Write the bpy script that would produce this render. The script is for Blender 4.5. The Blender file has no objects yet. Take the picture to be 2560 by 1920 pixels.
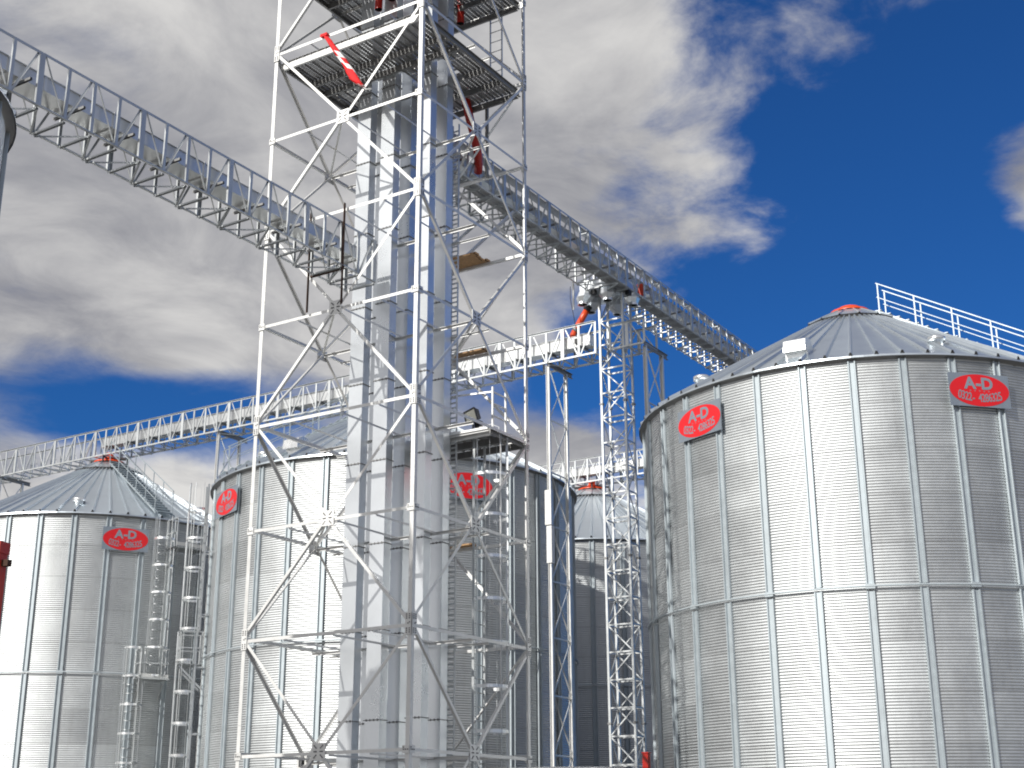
import bpy, bmesh, math, random
from mathutils import Vector, Matrix
random.seed(7)
sc = bpy.context.scene
COL = sc.collection
R_ = math.radians

# ------------------------------------------------------------------ camera
cam_d = bpy.data.cameras.new('camera'); cam = bpy.data.objects.new('camera', cam_d); COL.objects.link(cam)
cam_d.sensor_width = 36.0; cam_d.lens = 48.575; cam_d.clip_start = 0.1; cam_d.clip_end = 5000
cF = Vector((0.8040070, 0.5057031, 0.3127893)); cR = Vector((0.5335733, -0.8457436, -0.0041610)); cU = Vector((-0.2624353, -0.1702415, 0.9498134))
m = Matrix.Identity(4)
for i in range(3):
    m[i][0] = cR[i]; m[i][1] = cU[i]; m[i][2] = -cF[i]
m[0][3], m[1][3], m[2][3] = -22.2667, -16.3882, 1.7
cam.matrix_world = m
sc.camera = cam

# ------------------------------------------------------------------ sun
SUN_EL = 30.0
SUN_AZ = 171.0          # direction towards the sun, degrees counter-clockwise from +X
ts = Vector((math.cos(R_(SUN_EL))*math.cos(R_(SUN_AZ)), math.cos(R_(SUN_EL))*math.sin(R_(SUN_AZ)), math.sin(R_(SUN_EL))))
sun_d = bpy.data.lights.new('sun', 'SUN'); sun = bpy.data.objects.new('sun', sun_d); COL.objects.link(sun)
sun_d.energy = 4.3; sun_d.angle = R_(0.53); sun_d.color = (1.0, 0.97, 0.91)
sun.rotation_euler = (-ts).to_track_quat('-Z', 'Y').to_euler()
sun.location = (-20, 0, 40)

# ------------------------------------------------------------------ world: sky and clouds
W = bpy.data.worlds.new('World'); sc.world = W; W.use_nodes = True
nt = W.node_tree; nt.nodes.clear()
class NB:
    def __init__(s, nt): s.nt = nt
    def n(s, t, **k):
        x = s.nt.nodes.new(t)
        for a, b in k.items(): setattr(x, a, b)
        return x
    def lk(s, a, b): s.nt.links.new(a, b)
    def put(s, sock, v):
        if isinstance(v, bpy.types.NodeSocket): s.lk(v, sock)
        else: sock.default_value = v
    def math(s, op, a, b=0.0, c=0.0, clamp=False):
        x = s.n('ShaderNodeMath', operation=op, use_clamp=clamp)
        s.put(x.inputs[0], a); s.put(x.inputs[1], b); s.put(x.inputs[2], c)
        return x.outputs[0]
    def vmath(s, op, a, b=None, scale=None):
        x = s.n('ShaderNodeVectorMath', operation=op)
        s.put(x.inputs[0], a)
        if b is not None: s.put(x.inputs[1], b)
        if scale is not None: s.put(x.inputs[3], scale)
        return x.outputs['Value'] if op in ('DOT_PRODUCT', 'LENGTH') else x.outputs[0]
    def noise(s, vec, scale, detail=4, rough=0.5, dist=0.0):
        x = s.n('ShaderNodeTexNoise'); s.put(x.inputs['Vector'], vec)
        x.inputs['Scale'].default_value = scale; x.inputs['Detail'].default_value = detail
        x.inputs['Roughness'].default_value = rough; x.inputs['Distortion'].default_value = dist
        return x.outputs['Fac']
    def remap(s, v, a, b, c=0.0, d=1.0, smooth=True):
        x = s.n('ShaderNodeMapRange'); x.interpolation_type = 'SMOOTHSTEP' if smooth else 'LINEAR'
        s.put(x.inputs[0], v)
        for i, q in enumerate((a, b, c, d)): s.put(x.inputs[i+1], q)
        return x.outputs[0]
    def mix(s, f, a, b):
        x = s.n('ShaderNodeMix', data_type='RGBA'); s.put(x.inputs[0], f); s.put(x.inputs[6], a); s.put(x.inputs[7], b)
        return x.outputs[2]
w = NB(nt)
tc = w.n('ShaderNodeTexCoord'); D = tc.outputs['Generated']
sky = w.n('ShaderNodeTexSky'); sky.sky_type = 'NISHITA'; sky.sun_disc = False
sky.sun_elevation = R_(SUN_EL); sky.sun_rotation = R_(90 - SUN_AZ)
sky.altitude = 600; sky.air_density = 1.0; sky.dust_density = 0.15; sky.ozone_density = 3.0
sep = w.n('ShaderNodeSeparateXYZ'); w.lk(D, sep.inputs[0])
ez = sep.outputs[2]
ra = w.vmath('DOT_PRODUCT', D, (0.5324, -0.8465, 0.0))
inv = w.math('DIVIDE', 1.0, w.math('MAXIMUM', w.math('ADD', ez, 0.16), 0.05))
P = w.vmath('SCALE', D, scale=inv)                       # a flat cloud layer overhead
def blob(a0, e0, sa, se, amp):
    x = w.math('DIVIDE', w.math('SUBTRACT', ra, a0), sa); y = w.math('DIVIDE', w.math('SUBTRACT', ez, e0), se)
    r2 = w.math('ADD', w.math('MULTIPLY', x, x), w.math('MULTIPLY', y, y))
    return w.math('MULTIPLY', w.math('POWER', 2.718, w.math('MULTIPLY', r2, -1.0)), amp)
n1 = w.noise(P, 1.7, 9, 0.60, 0.35)
n3 = w.noise(w.vmath('ADD', P, (21.0, 4.2, 9.0)), 7.0, 8, 0.60, 0.30)
n2 = w.noise(w.vmath('ADD', P, (3.1, 7.7, 1.3)), 5.0, 8, 0.62, 0.5)
cl = w.vmath('DOT_PRODUCT', D, (0.925, -0.30, 0.24))      # a clear stretch of sky lies ahead and to the right
clear = w.math('MAXIMUM', w.remap(cl, 0.78, 0.97, 0.0, 1.0), w.remap(w.vmath('DOT_PRODUCT', D, (0.935, 0.05, 0.35)), 0.885, 0.975, 0.0, 1.0))
sund = w.remap(w.vmath('DOT_PRODUCT', D, tuple(ts)), 0.35, 0.98, 1.0, 1.35)   # clouds glow towards the sun
lft = w.remap(ra, -0.20, 0.20, 0.20, 0.0)
up = w.remap(ez, 0.54, 0.80, 0.0, 0.06)
front = w.math('ADD', w.math('ADD', w.math('ADD', lft, up), 0.11), w.math('MULTIPLY', clear, -0.50))
cov = w.math('ADD', w.math('ADD', w.math('MULTIPLY', n1, 0.66), w.math('MULTIPLY', n2, 0.34)), front)
for b in ((0.0, 0.53, 0.13, 0.13, 0.26), (-0.10, 0.42, 0.14, 0.10, 0.20), (0.110, 0.44, 0.05, 0.06, 0.13), (0.165, 0.412, 0.05, 0.022, 0.34), (0.09, 0.55, 0.06, 0.05, 0.20), (0.14, 0.46, 0.03, 0.04, 0.16),
          (-0.25, 0.300, 0.11, 0.028, -0.44), (-0.29, 0.268, 0.13, 0.030, -0.42), (-0.245, 0.318, 0.035, 0.012, 0.22), (-0.05, 0.29, 0.07, 0.03, -0.10),
          (0.06, 0.318, 0.09, 0.028, -0.36), (0.03, 0.272, 0.05, 0.022, 0.22), (-0.02, 0.335, 0.05, 0.02, 0.10), (-0.245, 0.248, 0.05, 0.018, 0.16), (0.352, 0.425, 0.032, 0.05, 0.66), (0.215, 0.522, 0.055, 0.04, 0.47), (0.30, 0.545, 0.03, 0.02, 0.38),
          (-0.33, 0.255, 0.035, 0.012, 0.14), (0.27, 0.42, 0.07, 0.12, -0.10)):
    cov = w.math('ADD', cov, blob(*b))
rag = w.remap(ra, -0.02, 0.11, 0.28, 1.0)               # ragged wisps where the bank breaks up
cov = w.math('ADD', cov, w.math('MULTIPLY', w.math('SUBTRACT', n3, 0.52), rag))
mask = w.remap(cov, 0.34, 0.78, 0.0, 1.0)
mask = w.math('POWER', mask, 1.15)
s1 = w.noise(w.vmath('ADD', P, (11.0, 2.0, 5.0)), 1.3, 5, 0.5, 0.3)
shade = w.remap(w.math('ADD', w.math('MULTIPLY', s1, 0.7), w.math('MULTIPLY', n2, 0.35)), 0.36, 0.70, 0.0, 1.0)
shade = w.math('ADD', shade, w.remap(ez, 0.22, 0.36, 0.22, 0.0), clamp=True)
ccol = w.mix(shade, (0.225, 0.23, 0.265, 1), (0.68, 0.67, 0.655, 1))
ccol = w.vmath('SCALE', ccol, scale=sund)
skyc = w.vmath('SCALE', sky.outputs[0], scale=0.062)
skyt = w.vmath('MULTIPLY', skyc, (0.21, 0.67, 1.28))
final = w.mix(mask, skyt, ccol)
bg = w.n('ShaderNodeBackground'); w.lk(final, bg.inputs['Color']); bg.inputs['Strength'].default_value = 1.0
wo = w.n('ShaderNodeOutputWorld'); w.lk(bg.outputs[0], wo.inputs['Surface'])

# ------------------------------------------------------------------ exposure
sc.view_settings.view_transform = 'Standard'; sc.view_settings.look = 'None'
sc.view_settings.exposure = 0.12; sc.view_settings.gamma = 1.0
sc.cycles.pixel_filter_type = 'BLACKMAN_HARRIS'; sc.cycles.filter_width = 1.95
sc.render.resolution_x = 1024; sc.render.resolution_y = 768

# ------------------------------------------------------------------ materials
def material(name, base, rough=0.5, metal=0.0, var=0.15, scale=3.0, bump=0.0, bscale=40.0, rvar=0.08, orand=0.06, extra=None, spec=0.5):
    mt = bpy.data.materials.new(name); mt.use_nodes = True
    t = mt.node_tree; b = NB(t); pb = t.nodes['Principled BSDF']
    geo = b.n('ShaderNodeNewGeometry'); oi = b.n('ShaderNodeObjectInfo')
    pos = geo.outputs['Position']
    n = b.noise(pos, scale, 6, 0.6)
    nf = b.noise(pos, scale*9, 3, 0.6)
    k = b.math('ADD', b.math('MULTIPLY', n, 0.8), b.math('MULTIPLY', nf, 0.2))
    f = b.remap(k, 0.3, 0.7, 1.0-var, 1.0+var*0.5, smooth=False)
    f = b.math('ADD', f, b.math('MULTIPLY', b.math('SUBTRACT', oi.outputs['Random'], 0.5), orand*2))
    col = b.vmath('SCALE', tuple(base), scale=f)
    if extra: col = extra(b, pos, col)
    b.lk(col, pb.inputs['Base Color'])
    pb.inputs['Metallic'].default_value = metal
    rr = b.math('ADD', b.remap(k, 0.3, 0.7, rough-rvar, rough+rvar, smooth=False), b.math('MULTIPLY', b.math('SUBTRACT', oi.outputs['Random'], 0.5), rvar))
    b.lk(rr, pb.inputs['Roughness'])
    pb.inputs['Specular IOR Level'].default_value = spec
    if bump:
        bn = b.n('ShaderNodeBump'); bn.inputs['Strength'].default_value = bump; bn.inputs['Distance'].default_value = 0.02
        b.lk(b.noise(pos, bscale, 3, 0.5), bn.inputs['Height']); b.lk(bn.outputs[0], pb.inputs['Normal'])
    return mt
def streaks(b, pos, col):
    # faint vertical run-off stains and dust
    sv = b.vmath('MULTIPLY', pos, (6.0, 6.0, 0.35))
    s = b.remap(b.noise(sv, 1.0, 5, 0.65), 0.50, 0.80, 0.0, 0.30)
    col = b.mix(s, col, (0.42, 0.42, 0.41, 1))
    tcn = b.n('ShaderNodeTexCoord'); so = b.n('ShaderNodeSeparateXYZ'); b.lk(tcn.outputs['Object'], so.inputs[0])
    seam = b.math('MULTIPLY', b.math('LESS_THAN', so.outputs[2], 0.030), 0.28)          # lapped edge of the sheet
    return b.mix(seam, col, (0.25, 0.25, 0.25, 1))
M = {}
M['sheet'] = material('galvanised_sheet', (0.61, 0.63, 0.64), 0.53, 1.0, 0.12, 0.8, 0.16, 1.3, 0.06, 0.07, streaks)
M['roof'] = material('galvanised_roof_sheet', (0.62, 0.68, 0.73), 0.33, 0.85, 0.08, 1.2, 0.02, 6.0, 0.05, 0.05)
M['stiff'] = material('galvanised_stiffener', (0.44, 0.49, 0.52), 0.55, 0.45, 0.12, 4.0, 0.02, 30.0, 0.06, 0.05)
M['steel'] = material('hot_dip_steel', (0.72, 0.72, 0.71), 0.48, 0.55, 0.10, 3.0, 0.02, 60.0, 0.05, 0.05)
M['truss'] = material('galvanised_truss_steel', (0.56, 0.58, 0.59), 0.42, 0.72, 0.12, 3.0, 0.02, 60.0, 0.05, 0.06)
M['trunk'] = material('bright_galvanised_casing', (0.74, 0.77, 0.80), 0.29, 0.78, 0.05, 0.9, 0.004, 2.0, 0.02, 0.04)
M['trough'] = material('galvanised_trough', (0.74, 0.75, 0.75), 0.32, 0.85, 0.06, 1.5, 0.010, 3.0, 0.04, 0.06)
M['bolt'] = material('dark_bolt_steel', (0.10, 0.10, 0.11), 0.5, 0.6)
M['dark'] = material('black_hollow_shade', (0.015, 0.015, 0.017), 0.8)  # near-black colour standing in for shade in hollows and under laps
M['orange'] = material('orange_red_paint', (0.72, 0.075, 0.018), 0.35, 0.0, 0.18, 3.0, 0.03, 20.0, 0.08, 0.05)
M['redpipe'] = material('deep_red_paint', (0.42, 0.018, 0.010), 0.32, 0.0, 0.18, 3.0, 0.03, 20.0)
M['rust'] = material('rusty_steel', (0.075, 0.036, 0.022), 0.8, 0.2, 0.5, 9.0, 0.4, 60.0)
M['redbox'] = material('dull_red_paint', (0.60, 0.050, 0.018), 0.5, 0.0, 0.22, 2.0, 0.05, 14.0)
M['signred'] = material('red_print', (0.64, 0.008, 0.014), 0.5, 0.0, 0.06, 2.0, rvar=0.03)
M['signzinc'] = material('bluish_zinc_plate', (0.26, 0.30, 0.35), 0.42, 0.5, 0.08, 3.0)
M['signgrey'] = material('grey_print', (0.20, 0.235, 0.28), 0.5, 0.0, 0.06, 2.0, rvar=0.03)
M['wood'] = material('raw_pine_board', (0.42, 0.25, 0.12), 0.75, 0.0, 0.35, 12.0, 0.3, 60.0, 0.05, 0.12)
M['glass'] = material('floodlight_glass', (0.30, 0.30, 0.27), 0.15, 0.3, 0.1)
M['black'] = material('black_painted_metal', (0.02, 0.02, 0.022), 0.45)
M['cloth'] = material('red_cloth', (0.70, 0.012, 0.015), 0.75, 0.0, 0.18, 8.0, 0.2, 40.0)
M['clothw'] = material('white_cloth', (0.80, 0.79, 0.78), 0.75, 0.0, 0.10, 8.0)
M['concrete'] = material('concrete', (0.22, 0.215, 0.21), 0.85, 0.0, 0.3, 0.8, 0.3, 30.0)
M['ground'] = material('gravel_yard', (0.17, 0.16, 0.145), 0.95, 0.0, 0.45, 0.35, 0.5, 12.0)
M['white'] = material('white_painted_metal', (0.80, 0.80, 0.79), 0.45, 0.0, 0.06)
M['band'] = material('bright_ladder_band', (0.82, 0.83, 0.83), 0.30, 0.85, 0.08)
# perforated deck sheet: rows of small round holes
def perforated(name):
    mt = material(name, (0.40, 0.40, 0.40), 0.50, 0.7, 0.2, 5.0)
    t = mt.node_tree; b = NB(t); pb = t.nodes['Principled BSDF']; out = t.nodes['Material Output']
    geo = b.n('ShaderNodeNewGeometry'); sp = b.n('ShaderNodeSeparateXYZ'); b.lk(geo.outputs['Position'], sp.inputs[0])
    def cell(c, per): return b.math('SUBTRACT', b.math('MULTIPLY', b.math('FRACT', b.math('DIVIDE', c, per)), per), per/2)
    x = cell(sp.outputs[0], 0.075); y = cell(b.math('SUBTRACT', sp.outputs[1], 0.16), 0.1175)
    run = b.math('GREATER_THAN', b.noise(b.vmath('MULTIPLY', geo.outputs['Position'], (1.3, 9.0, 1.0)), 1.0, 2, 0.5), 0.40)
    hole = b.math('MULTIPLY', run, b.math('MULTIPLY', b.math('LESS_THAN', b.math('ABSOLUTE', x), 0.024), b.math('LESS_THAN', b.math('ABSOLUTE', y), 0.0115)))
    nrm = b.n('ShaderNodeSeparateXYZ'); b.lk(geo.outputs['Normal'], nrm.inputs[0])
    flat = b.math('GREATER_THAN', b.math('ABSOLUTE', nrm.outputs[2]), 0.7)
    tr = b.n('ShaderNodeBsdfTransparent'); mx = b.n('ShaderNodeMixShader')
    b.lk(b.math('MULTIPLY', hole, flat), mx.inputs[0]); b.lk(pb.outputs[0], mx.inputs[1]); b.lk(tr.outputs[0], mx.inputs[2])
    b.lk(mx.outputs[0], out.inputs['Surface'])
    return mt
M['deck'] = perforated('perforated_deck_steel')
M['girder'] = material('grey_girder_steel', (0.26, 0.26, 0.26), 0.55, 0.5, 0.2, 4.0)

# ------------------------------------------------------------------ helpers
def tag(o, label=None, cat=None, group=None, kind=None):
    if label: o['label'] = label
    if cat: o['category'] = cat
    if group: o['group'] = group
    if kind: o['kind'] = kind
    return o
def thing(name, loc, label, cat, group=None, rz=0.0):
    o = bpy.data.objects.new(name, None); COL.objects.link(o); o.location = loc; o.rotation_euler = (0, 0, rz)
    o.empty_display_size = 0.2
    return tag(o, label, cat, group)
def mesh(name, verts, faces, mats, smooth=False, fmat=None):
    me = bpy.data.meshes.new(name); me.from_pydata(verts, [], faces); me.validate()
    for q in (mats if isinstance(mats, (list, tuple)) else [mats]): me.materials.append(M[q])
    if fmat:
        for p_, i in zip(me.polygons, fmat): p_.material_index = i
    if smooth:
        for p_ in me.polygons: p_.use_smooth = True
    me.update()
    return me
WM = {}
def put(name, me, parent, mat4):
    """Link a mesh; mat4 is the world placement unless the parent is rotated (then local)."""
    o = bpy.data.objects.new(name, me); COL.objects.link(o)
    o.parent = parent
    if parent is not None:
        pm = WM.get(parent.name) or Matrix.Translation(parent.location)
        o.matrix_local = pm.inverted() @ mat4
    else: o.matrix_world = mat4
    WM[o.name] = mat4.copy()
    return o
_pc = {}
def profile(kind, d):
    if kind == 'box': a, b = d[0]/2, d[1]/2; return [(-a, -b), (a, -b), (a, b), (-a, b)]
    if kind == 'L': a, t = d; return [(0, 0), (a, 0), (a, t), (t, t), (t, a), (0, a)]
    if kind == 'C': a, b, t = d; a /= 2; return [(-a, 0), (a, 0), (a, b), (a-t, b), (a-t, t), (-a+t, t), (-a+t, b), (-a, b)]
    if kind == 'hat':
        return [(-0.095, 0), (0.095, 0), (0.095, 0.050), (0.088, 0.062), (0.062, 0.062), (0.055, 0.050), (0.052, 0.016), (-0.052, 0.016), (-0.055, 0.050), (-0.062, 0.062), (-0.088, 0.062), (-0.095, 0.050)]
    if kind == 'tube':
        r, n = d; return [(r*math.cos(2*math.pi*i/n), r*math.sin(2*math.pi*i/n)) for i in range(n)]
def pmesh(kind, d, mat):
    k = (kind, d, mat)
    if k not in _pc:
        pr = profile(kind, d); n = len(pr)
        v = [(x, y, 0) for x, y in pr] + [(x, y, 1) for x, y in pr]
        f = [(i, (i+1) % n, n+(i+1) % n, n+i) for i in range(n)] + [tuple(range(n))[::-1], tuple(range(n, 2*n))]
        _pc[k] = mesh(kind + '_section', v, f, mat)
        if kind == 'tube':
            for p_ in _pc[k].polygons[:n]: p_.use_smooth = True
    return _pc[k]
def frame(A, B, ref):
    A = Vector(A); B = Vector(B); z = B - A; L = z.length; z.normalize()
    x = Vector(ref) - z*Vector(ref).dot(z)
    if x.length < 1e-4: x = Vector((1, 0, 0)) - z*z.x
    if x.length < 1e-4: x = Vector((0, 1, 0)) - z*z.y
    x.normalize(); y = z.cross(x)
    m = Matrix.Identity(4)
    for i in range(3): m[i][0] = x[i]; m[i][1] = y[i]; m[i][2] = z[i]*L; m[i][3] = A[i]
    return m
def beam(name, parent, A, B, kind, d, mat, ref=(0, 0, 1)):
    return put(name, pmesh(kind, d, mat), parent, frame(A, B, ref))
def T(x, y, z): return Matrix.Translation((x, y, z))
def RZ(a): return Matrix.Rotation(a, 4, 'Z')
_bx = {}
def box(name, parent, lo, hi, mat):
    if mat not in _bx:
        v = [(x, y, z) for x in (0, 1) for y in (0, 1) for z in (0, 1)]
        f = [(0, 1, 3, 2), (4, 6, 7, 5), (0, 4, 5, 1), (2, 3, 7, 6), (0, 2, 6, 4), (1, 5, 7, 3)]
        _bx[mat] = mesh('block', v, f, mat)
    lo = Vector(lo); hi = Vector(hi)
    return put(name, _bx[mat], parent, T(*lo) @ Matrix.Diagonal((hi.x-lo.x, hi.y-lo.y, hi.z-lo.z, 1)))
def lathe(name, prof, seg, mats, smooth=True, fm=None, cap=False):
    v = []; f = []; fmat = []
    for r, z in prof:
        for i in range(seg):
            a = 2*math.pi*i/seg; v.append((r*math.cos(a), r*math.sin(a), z))
    for k in range(len(prof)-1):
        for i in range(seg):
            j = (i+1) % seg
            f.append((k*seg+i, k*seg+j, (k+1)*seg+j, (k+1)*seg+i)); fmat.append(fm[k] if fm else 0)
    if cap:
        f.append(tuple(range(seg))[::-1]); fmat.append(fm[0] if fm else 0)
        n = len(prof)-1; f.append(tuple(range(n*seg, n*seg+seg))); fmat.append(fm[-1] if fm else 0)
    return mesh(name, v, f, mats, smooth, fmat)
def tube_path(name, pts, r, seg, mat, cap=True):
    """Round pipe through points (world coordinates)."""
    pts = [Vector(p) for p in pts]; v = []; f = []
    for k, p in enumerate(pts):
        d = (pts[min(k+1, len(pts)-1)] - pts[max(k-1, 0)]).normalized()
        x = d.orthogonal().normalized() if k == 0 else (px - d*px.dot(d)).normalized()
        px = x; y = d.cross(x)
        rr = r[k] if isinstance(r, (list, tuple)) else r
        for i in range(seg):
            a = 2*math.pi*i/seg; v.append(tuple(p + x*(rr*math.cos(a)) + y*(rr*math.sin(a))))
    for k in range(len(pts)-1):
        for i in range(seg):
            j = (i+1) % seg; f.append((k*seg+i, k*seg+j, (k+1)*seg+j, (k+1)*seg+i))
    if cap:
        f.append(tuple(range(seg))[::-1]); n = (len(pts)-1)*seg; f.append(tuple(range(n, n+seg)))
    me = mesh(name, v, f, mat, True)
    for p_ in me.polygons:
        if len(p_.vertices) > 4: p_.use_smooth = False
    return me
I4 = Matrix.Identity(4)

# ------------------------------------------------------------------ ground
g = put('ground', mesh('ground', [(-1500, -1500, 0), (1500, -1500, 0), (1500, 1500, 0), (-1500, 1500, 0)], [(0, 1, 2, 3)], 'ground'), None, I4); g['kind'] = 'structure'
g = put('yard_slab', mesh('yard_slab', [(-9, -16, 0.004), (46, -16, 0.004), (46, 40, 0.004), (-9, 40, 0.004)], [(0, 1, 2, 3)], 'concrete'), None, I4); g['kind'] = 'structure'

# ------------------------------------------------------------------ silos
EAVE = 12.60; APEX = 16.20; RW = 5.98; SL = 0.5817
NS = 32; DA = 2*math.pi/NS; Z0 = 0.30; RINGS = 11; RH = (EAVE-Z0)/RINGS; NC = 16; SEG = 10
def sheet_mesh(RWl, nsl, ring_h):
    da = 2*math.pi/nsl; v = []; f = []
    nz = NC*SEG; na = 8
    for iz in range(nz+1):
        z = ring_h*iz/nz; c = 0.0072*math.cos(2*math.pi*iz/SEG)
        for ia in range(na+1):
            a = da*(-1 + 2*ia/na)
            tt = ((ia % (na//2))/(na/2))*2-1                        # within one bay between stiffeners
            r = RWl + c - 0.010*(1-tt*tt) 
            v.append((r*math.cos(a), r*math.sin(a), z))
    for iz in range(nz):
        for ia in range(na):
            b = iz*(na+1)+ia; f.append((b, b+1, b+na+2, b+na+1))
    me = mesh('wall_sheet', v, f, 'sheet', True)
    nr = []
    for iz in range(nz+1):
        dz = 0.0072*2*math.pi*NC/ring_h*math.sin(2*math.pi*iz/SEG)          # -dr/dz
        for ia in range(na+1):
            a = da*(-1 + 2*ia/na); n_ = Vector((math.cos(a), math.sin(a), dz)).normalized(); nr.append(tuple(n_))
    me.normals_split_custom_set_from_vertices(nr)
    return me
def rib_meshes(slope, r0, r1, ze_fn, n):
    da = 2*math.pi/n
    # roof panel with a folded drip edge
    v = []; f = []; h = da/2; nr = 4
    for k in range(nr+1):
        r = r0 + (r1-r0)*k/nr
        for s in (-1, 0, 1): v.append((r*math.cos(h*s), r*math.sin(h*s), ze_fn(r) - (0.008*r/r0 if s == 0 else 0)))
    for k in range(nr):
        for s in (0, 1): b = k*3+s; f.append((b, b+1, b+4, b+3))
    base = len(v)
    for s in (-1, 0, 1): v.append(((r0+0.008)*math.cos(h*s), (r0+0.008)*math.sin(h*s), ze_fn(r0)-0.055))
    for s in (0, 1): f.append((base+s, base+s+1, s+1, s))
    panel = mesh('roof_panel', v, f, 'roof')
    # raised rib, end face painted black for the shade inside its open end
    v = []; wv = [(-0.050, 0.0), (-0.022, 0.078), (0.022, 0.078), (0.050, 0.0)]
    for r, k in ((r0+0.01, 1.0), (r1, 0.62)):
        for y, z in wv: v.append((r, y*k, ze_fn(r) + 0.002 + z*k))
    f = [(0, 1, 5, 4), (1, 2, 6, 5), (2, 3, 7, 6), (3, 2, 1, 0)]
    rib = mesh('roof_rib', v, f, ['roof', 'dark'], False, [0, 0, 0, 1])
    return panel, rib
SHEET = sheet_mesh(RW, NS, RH)
zroof = lambda r: APEX - SL*r
PANEL, RIB = rib_meshes(SL, 6.13, 1.2, zroof, 64)
COLLAR = None
def collar_mesh():
    v = []; f = []; n = 16
    for r, dz in ((1.36, 0.095), (0.40, 0.055)):
        for i in range(n): a = 2*math.pi*i/n; v.append((r*math.cos(a), r*math.sin(a), zroof(r)+dz))
    for i in range(n): j = (i+1) % n; f.append((i, j, n+j, n+i))
    for i in range(n): a = 2*math.pi*i/n; v.append((1.37*math.cos(a), 1.37*math.sin(a), zroof(1.37)-0.01))
    for i in range(n): j = (i+1) % n; f.append((2*n+i, 2*n+j, j, i))
    fm = [0]*n + [1]*n  # skirt below the collar lip painted black as its shadow
    for i in range(n):                                             # small seams, end faces painted black for shade
        a = 2*math.pi*i/n; ca, sa = math.cos(a), math.sin(a); b = len(v)
        for r, k in ((1.39, 1.0), (0.42, 0.6)):
            for y, z in ((-0.035, 0.0), (0, 0.05), (0.035, 0.0)):
                v.append((r*ca - y*k*sa, r*sa + y*k*ca, zroof(r) + (0.097 if r > 1 else 0.057) + z*k))
        f += [(b, b+1, b+4, b+3), (b+1, b+2, b+5, b+4), (b+2, b+1, b)]; fm += [0, 0, 1]
    return mesh('roof_collar', v, f, ['roof', 'dark'], False, fm)
COLLAR = collar_mesh()
CAP = lathe('filling_cap', [(0.56, zroof(0.5)+0.05), (0.56, zroof(0.5)+0.10), (0.40, zroof(0.5)+0.15), (0.30, zroof(0.5)+0.17), (0.30, zroof(0.5)+0.24), (0.02, zroof(0.5)+0.26)], 24, 'orange')
NECK = lathe('filling_neck', [(0.60, zroof(0.5)+0.05), (0.60, zroof(0.5)+0.10), (0.30, zroof(0.5)+0.13), (0.16, zroof(0.5)+0.16), (0.15, zroof(0.5)+0.24), (0.20, zroof(0.5)+0.25), (0.20, zroof(0.5)+0.28), (0.15, zroof(0.5)+0.29), (0.15, zroof(0.5)+0.50)], 24, 'orange')
WIND = None
def ring_tube(R, z, r, seg=96, m=8, mat='stiff'):
    v = []; f = []
    for i in range(seg):
        a = 2*math.pi*i/seg
        for j in range(m):
            b = 2*math.pi*j/m; rr = R + r*math.cos(b); v.append((rr*math.cos(a), rr*math.sin(a), z + r*math.sin(b)))
    for i in range(seg):
        for j in range(m):
            i2 = (i+1) % seg; j2 = (j+1) % m; f.append((i*m+j, i2*m+j, i2*m+j2, i*m+j2))
    return mesh('ring', v, f, mat, True)
WIND = ring_tube(RW+0.085, 7.12, 0.024)
SOFF = lathe('eave_soffit', [(RW-0.02, EAVE-0.10), (RW+0.03, EAVE-0.02), (6.12, zroof(6.13)-0.05)], 96, 'girder')
SPL = None
ROUNDV = lathe('round_vent', [(0.15, -0.15), (0.15, 0.05), (0.22, 0.05), (0.22, 0.15), (0.19, 0.17), (0.02, 0.19)], 20, 'band')
def goose_mesh():
    v = []; f = []; n = 8; w2 = 0.28
    pr = [(-0.05, -0.12)] + [(-0.28 + 0.28*(1-math.cos(math.pi*i/n)), 0.30 + 0.16*math.sin(math.pi*i/n)) for i in range(n+1)] + [(0.28, -0.05)]
    pr = [(0.30, -0.25), (0.30, 0.22), (0.18, 0.38), (-0.08, 0.40), (-0.30, 0.30), (-0.36, 0.12), (-0.36, 0.00), (-0.18, 0.02), (-0.16, -0.25)]
    k = len(pr)
    for y in (-w2, w2):
        for x, z in pr: v.append((x, y, z))
    for i in range(k): j = (i+1) % k; f.append((i, j, k+j, k+i))
    f += [tuple(range(k)), tuple(range(2*k-1, k-1, -1))]
    return mesh('hooded_vent', v, f, 'band')
GOOSE = goose_mesh()
PLINTH = lathe('plinth', [(6.35, 0.008), (6.35, 0.30), (5.9, 0.30)], 64, 'concrete', False)

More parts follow.
